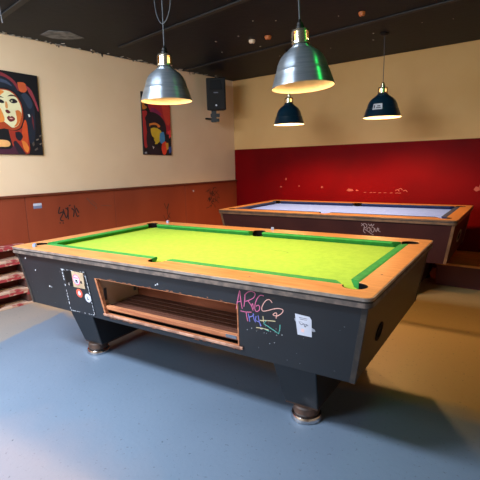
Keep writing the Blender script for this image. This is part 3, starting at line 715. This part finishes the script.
# ------------------------------------------------------------------ speaker
sp_ = empty('loudspeaker', (-3.315, 3.68, 2.335), 0, 'black wall-mounted loudspeaker hanging in the corner under the ceiling', 'loudspeaker')
sp_.rotation_euler = (.06, 0, .50)
bm = bmesh.new(); slab(bm, [[(-.140, -.10), (.140, -.10), (.085, .14), (-.085, .14)]], -.215, .225, lambda u, v, w: (u, v, w)); link('speaker_box', bm, M['black'], sp_, bevel=.012, seg=3)
bm = bmesh.new(); box(bm, -.125, .125, -.112, -.1005, -.20, .21); link('grille', bm, M['blackcone'], sp_, bevel=.004)
bm = bmesh.new(); slab(bm, [[(-.09, .06), (.09, .06), (.075, .19), (-.075, .19)]], .1125, .120, lambda u, v, w: (u, -w, v)); link('horn', bm, mat('dark_horn', '#0b0c0f', .6, spec=.15), sp_, bevel=.003)
bm = bmesh.new(); box(bm, -.032, .032, -.1145, -.1125, .015, .030); link('badge', bm, M['greyink'], sp_)
bm = bmesh.new(); lathe(bm, [(.013, .1125), (.013, .116)], 16); o = link('indicator', bm, M['white'], sp_); o.rotation_euler = (PI/2, 0, 0); o.location = (0, 0, -.15)
bm = bmesh.new(); box(bm, -.085, -.02, -.03, .03, -.38, -.2155); box(bm, -.10, .03, -.02, .02, -.31, -.26); box(bm, -.095, .02, -.035, .035, -.375, -.33)
link('clamp', bm, M['black'], sp_, bevel=.002)
q = sp_.matrix_basis.inverted() @ lw(-.70, .03, 2.02)
bm = bmesh.new(); tube(bm, [(-.045, 0, -.33), (-.045+.5*(q.x+.045), .5*q.y, -.33), q], .014, 10); link('bracket', bm, M['black'], sp_)

# ------------------------------------------------------------------ posters
def poster(s0, s1, z0, z1, label, layers, sil):
    W_, H_ = s1-s0, z1-z0
    o = empty('poster', lw(s0, .002, z0), math.atan2(LW.y, LW.x), label, 'poster'); o.rotation_euler.y = .022
    f = lambda u, v, w: Vector((u, -w, v))
    bm = bmesh.new(); slab(bm, [[(0, 0), (W_, 0), (W_, H_), (0, H_)]], 0, .018, f); link('canvas', bm, M['ink'], o, bevel=.001)
    bm = bmesh.new(); ms = []; idx = {}
    for k, (c, pts) in enumerate(layers):
        if c not in idx: idx[c] = len(ms); ms.append(mat('print_'+{'0':'ink'}.get(c, 'colour'), c, .6, bump=0))
        pts = [(min(max(a, .002), W_-.002), min(max(b, .002), H_-.002)) for a, b in pts]
        if len(pts) > 4: pts = [(min(max(a, .002), W_-.002), min(max(b, .002), H_-.002)) for a, b in smoothed(pts+[pts[0]], 3)[:-1]]
        slab(bm, [pts], .0182, .0182+.00012*(k+1), f, idx[c])
    link('print', bm, ms, o)
    return o
# portrait 1, drawn on a 42 x 84 grid of which the frame shows the right part
def g1(pts): return [(.11+a/60*.435*1.0, (92-b)/84*.80*.952+.0) for a, b in pts]
def gz(pts): # from crop coordinates (4.8 px per unit): x 0..205 -> u .11...53 ; y 70..460 -> v
    return [(.115+a/203*.415, (458-b)/384*.80) for a, b in pts]
lay1 = [
 ('#0c0a12', gz([(-50,55),(210,55),(210,465),(-50,465)])),
 ('#7d2a33', gz([(-50,74),(0,80),(40,90),(80,115),(98,150),(84,156),(40,118),(0,106),(-50,104)])),
 ('#c4552e', gz([(92,118),(124,116),(138,138),(126,160),(98,158)])),
 ('#8f3540', gz([(130,126),(160,150),(186,225),(184,246),(166,200),(144,160)])),
 ('#161d2b', gz([(-50,108),(20,100),(70,125),(100,172),(122,168),(160,205),(166,290),(156,380),(130,400),(118,330),(112,240),(88,180),(40,150),(-50,160)])),
 ('#2c3648', gz([(104,176),(124,162),(150,186),(158,218),(140,236),(120,204)])),
 ('#3a4258', gz([(0,112),(40,118),(66,140),(30,130),(0,126)])),
 ('#5c1f28', gz([(150,260),(158,290),(156,340),(148,300)])),
 ('#a03c1c', gz([(-50,162),(40,158),(78,178),(103,222),(106,280),(94,318),(78,336),(50,344),(10,338),(-50,335)])),
 ('#dcd2a6', gz([(-50,168),(30,162),(62,172),(86,198),(100,238),(96,280),(78,318),(50,332),(28,318),(0,300),(-50,290)])),
 ('#d88238', gz([(-50,170),(10,164),(24,172),(4,190),(-6,230),(8,262),(16,300),(-10,312),(-50,300)])),
 ('#c86a30', gz([(70,252),(86,248),(98,262),(92,292),(74,320),(58,326),(74,300)])),
 ('#17101c', gz([(44,208),(54,199),(68,197),(80,203),(84,211),(72,217),(58,218),(49,214)])),
 ('#b9b694', gz([(52,208),(60,204),(60,213),(54,212)])),
 ('#17101c', gz([(-8,210),(4,206),(16,211),(22,219),(10,223),(-4,220)])),
 ('#3a1a20', gz([(38,190),(52,180),(70,180),(86,192),(70,186),(52,187)])),
 ('#3a1a20', gz([(-12,196),(8,192),(22,198),(8,198)])),
 ('#c88a50', gz([(26,214),(34,216),(36,240),(30,246),(24,238)])),
 ('#5c1c20', gz([(22,256),(30,250),(40,254),(46,262),(36,268),(26,264)])),
 ('#6a1622', gz([(26,288),(36,278),(44,282),(52,278),(66,290),(54,302),(38,304)])),
 ('#d8b0a0', gz([(36,289),(46,287),(58,290),(46,293)])),
 ('#9a2c1c', gz([(30,344),(70,345),(100,325),(116,300),(124,370),(122,450),(60,458),(40,400)])),
 ('#c4461f', gz([(100,320),(114,290),(122,320),(120,390),(108,418),(86,392)])),
 ('#1a1220', gz([(60,352),(84,350),(96,372),(80,392),(62,380)])),
 ('#d8752f', gz([(88,390),(106,396),(122,425),(112,448),(96,430)])),
 ('#e2a566', gz([(-40,392),(16,392),(32,406),(20,422),(-40,420)])),
 ('#43192c', gz([(-50,430),(30,432),(60,402),(90,440),(96,462),(-50,462)])),
 ('#241522', gz([(46,402),(62,394),(100,450),(90,462),(70,462)])),
 ('#cfcfc8', gz([(131,263),(139,263),(141,274),(134,277)])),
 ('#6a5c50', gz([(180,362),(192,357),(194,361),(183,369)])),
 ('#6a5c50', gz([(162,382),(174,377),(176,383),(164,388)])),
 ('#6a5c50', gz([(178,402),(190,396),(190,402),(181,409)])),
 ('#4a3f3a', gz([(140,400),(150,392),(152,410),(144,416)])),
 ('#4a3f3a', gz([(150,430),(166,420),(168,430),(154,438)])),
]
poster(-3.755, -3.245, 1.500, 2.300, 'canvas print of a dark-haired woman in orange and cream, nearest the left frame edge', lay1, None)
def hz_(pts): # crop 6 px/unit, x 62..243 -> u 0...50 ; y 72..455 -> v .79..0
    return [((a-66)/176*.51, (452-b)/378*.79) for a, b in pts]
lay2 = [
 ('#160c12', hz_([(60,70),(250,70),(250,460),(60,460)])),
 ('#a3202a', hz_([(95,120),(240,110),(242,300),(215,340),(190,260),(150,200),(110,180)])),
 ('#c03a2c', hz_([(180,130),(236,150),(236,240),(210,260),(190,200)])),
 ('#b86f2a', hz_([(66,128),(88,120),(80,150),(96,165),(70,180)])),
 ('#7e1f4a', hz_([(120,160),(150,170),(180,200),(150,205),(110,200)])),
 ('#a32626', hz_([(68,190),(95,190),(85,260),(95,380),(72,400)])),
 ('#22121c', hz_([(80,230),(110,190),(160,200),(195,240),(205,300),(180,330),(130,260),(110,300),(120,380),(160,420),(150,452),(100,440),(84,360),(92,290)])),
 ('#d0762e', hz_([(104,262),(140,252),(168,268),(160,280),(130,276),(108,282)])),
 ('#c9a52a', hz_([(112,290),(140,282),(172,300),(176,330),(160,370),(140,376),(132,350),(118,335),(112,310)])),
 ('#1a0f16', hz_([(108,272),(130,266),(150,270),(148,284),(126,282),(110,288)])),
 ('#c9a52a', hz_([(128,350),(148,352),(150,382),(134,386)])),
 ('#2a1a20', hz_([(112,368),(134,366),(136,378),(116,380)])),
 ('#3b7fae', hz_([(166,315),(186,305),(194,340),(190,372),(170,378),(162,350)])),
 ('#d63a20', hz_([(178,375),(200,365),(206,410),(196,446),(180,446),(172,410)])),
 ('#c98a2a', hz_([(196,375),(214,372),(216,410),(204,420)])),
 ('#2f4a8a', hz_([(214,400),(240,395),(240,430),(220,440)])),
 ('#d83a3a', hz_([(212,300),(240,290),(240,330),(222,345)])),
 ('#151018', hz_([(205,320),(220,318),(222,365),(206,372)])),
 ('#c8b8b0', hz_([(118,398),(128,404),(122,416)])),
 ('#8a8a90', hz_([(72,436),(84,434),(84,446),(72,446)])),
]
poster(-1.90, -1.415, 1.496, 2.285, 'pop-art canvas print of a yellow face on red, behind the left aluminium lamp', lay2, None)

# ------------------------------------------------------------------ stack of red pallets by the left wall
where = ['bottom one of the stack on the floor', 'second from the floor in the stack', 'third from the floor in the stack', 'topmost of the stack']
rzl = math.atan2(LW.y, LW.x)-PI/2
for k in range(4):
    p = empty('pallet', lw(-3.98+random.uniform(-.01, .01), .124, .151*k), rzl+random.uniform(-.006, .006), 'chipped red wooden pallet by the left wall, '+where[k], 'pallet', 'red pallets stacked by the left wall')
    for xx in (-.065, .045):
        bm = bmesh.new(); box(bm, xx-.02, xx+.05, -.40, .40, .0, .024); link('bottom_board', bm, M['palletwood'], p, bevel=.003)
        bm = bmesh.new(); box(bm, xx-.02, xx+.05, -.40, .40, .122, .150); link('deck_board', bm, M['palletred'], p, bevel=.003)
    for yy in (-.36, 0, .36):
        bm = bmesh.new(); box(bm, -.08, .088, yy-.04, yy+.04, .0245, .1); link('block', bm, M['palletdark'], p, bevel=.002)
        bm = bmesh.new(); box(bm, -.084, .092, yy-.045, yy+.045, .1003, .1217); link('stringer_board', bm, M['palletred'], p, bevel=.002)

# ------------------------------------------------------------------ low platform by the red wall
pf = empty('low_bench', bw(3.34, .02, 0), math.atan2(BW.y, BW.x), 'low maroon bench with orange wooden top along the red wall, right of the further table', 'bench')
bm = bmesh.new(); box(bm, 0, 2.6, -.76, 0, .0, .230); link('bench_body', bm, M['benchfront'], pf, bevel=.002)
bm = bmesh.new(); box(bm, -.01, 2.61, -.785, 0, .2305, .255); link('bench_top', bm, M['benchtop'], pf, bevel=.003)

# ------------------------------------------------------------------ light
def area(name, loc, rot, sx, sy, e, col):
    ld = bpy.data.lights.new(name, 'AREA'); ld.shape = 'RECTANGLE'; ld.size = sx; ld.size_y = sy; ld.energy = e; ld.color = col
    o = bpy.data.objects.new(name, ld); COL.objects.link(o); o.location = loc; o.rotation_euler = rot; return o
area('skylight_light', (-2.35, -1.42, 2.60), (math.radians(14), 0, 0), 2.6, .40, 190, (.78, .88, 1))
area('window_light', (-1.9, -2.35, 1.95), (math.radians(82), 0, math.radians(22)), 1.4, .9, 50, (.80, .9, 1))
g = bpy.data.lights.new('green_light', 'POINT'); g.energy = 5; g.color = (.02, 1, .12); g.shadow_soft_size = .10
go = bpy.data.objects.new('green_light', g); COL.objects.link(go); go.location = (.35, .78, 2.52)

w = bpy.data.worlds.new('world'); bpy.context.scene.world = w; w.use_nodes = True
w.node_tree.nodes['Background'].inputs[0].default_value = (.5, .6, .75, 1); w.node_tree.nodes['Background'].inputs[1].default_value = .0

# ------------------------------------------------------------------ camera
cd = bpy.data.cameras.new('camera'); cam = bpy.data.objects.new('camera', cd); COL.objects.link(cam)
r = Vector((0.84254578, 0.53810677, -0.02361578)); u = Vector((-0.07448716, 0.15982809, 0.98433056)); f = Vector((-0.53344944, 0.82758449, -0.17474453))
cam.matrix_world = Matrix(((r.x, u.x, -f.x, .4548), (r.y, u.y, -f.y, -1.6436), (r.z, u.z, -f.z, 1.356), (0, 0, 0, 1)))
cd.sensor_fit = 'HORIZONTAL'; cd.sensor_width = 36; cd.lens = 432.49/480*36; cd.clip_start = .02
sc = bpy.context.scene; sc.camera = cam
sc.view_settings.view_transform = 'Standard'; sc.view_settings.look = 'None'; sc.view_settings.exposure = 0.45; sc.view_settings.gamma = 1; sc.view_settings.use_curve_mapping = False
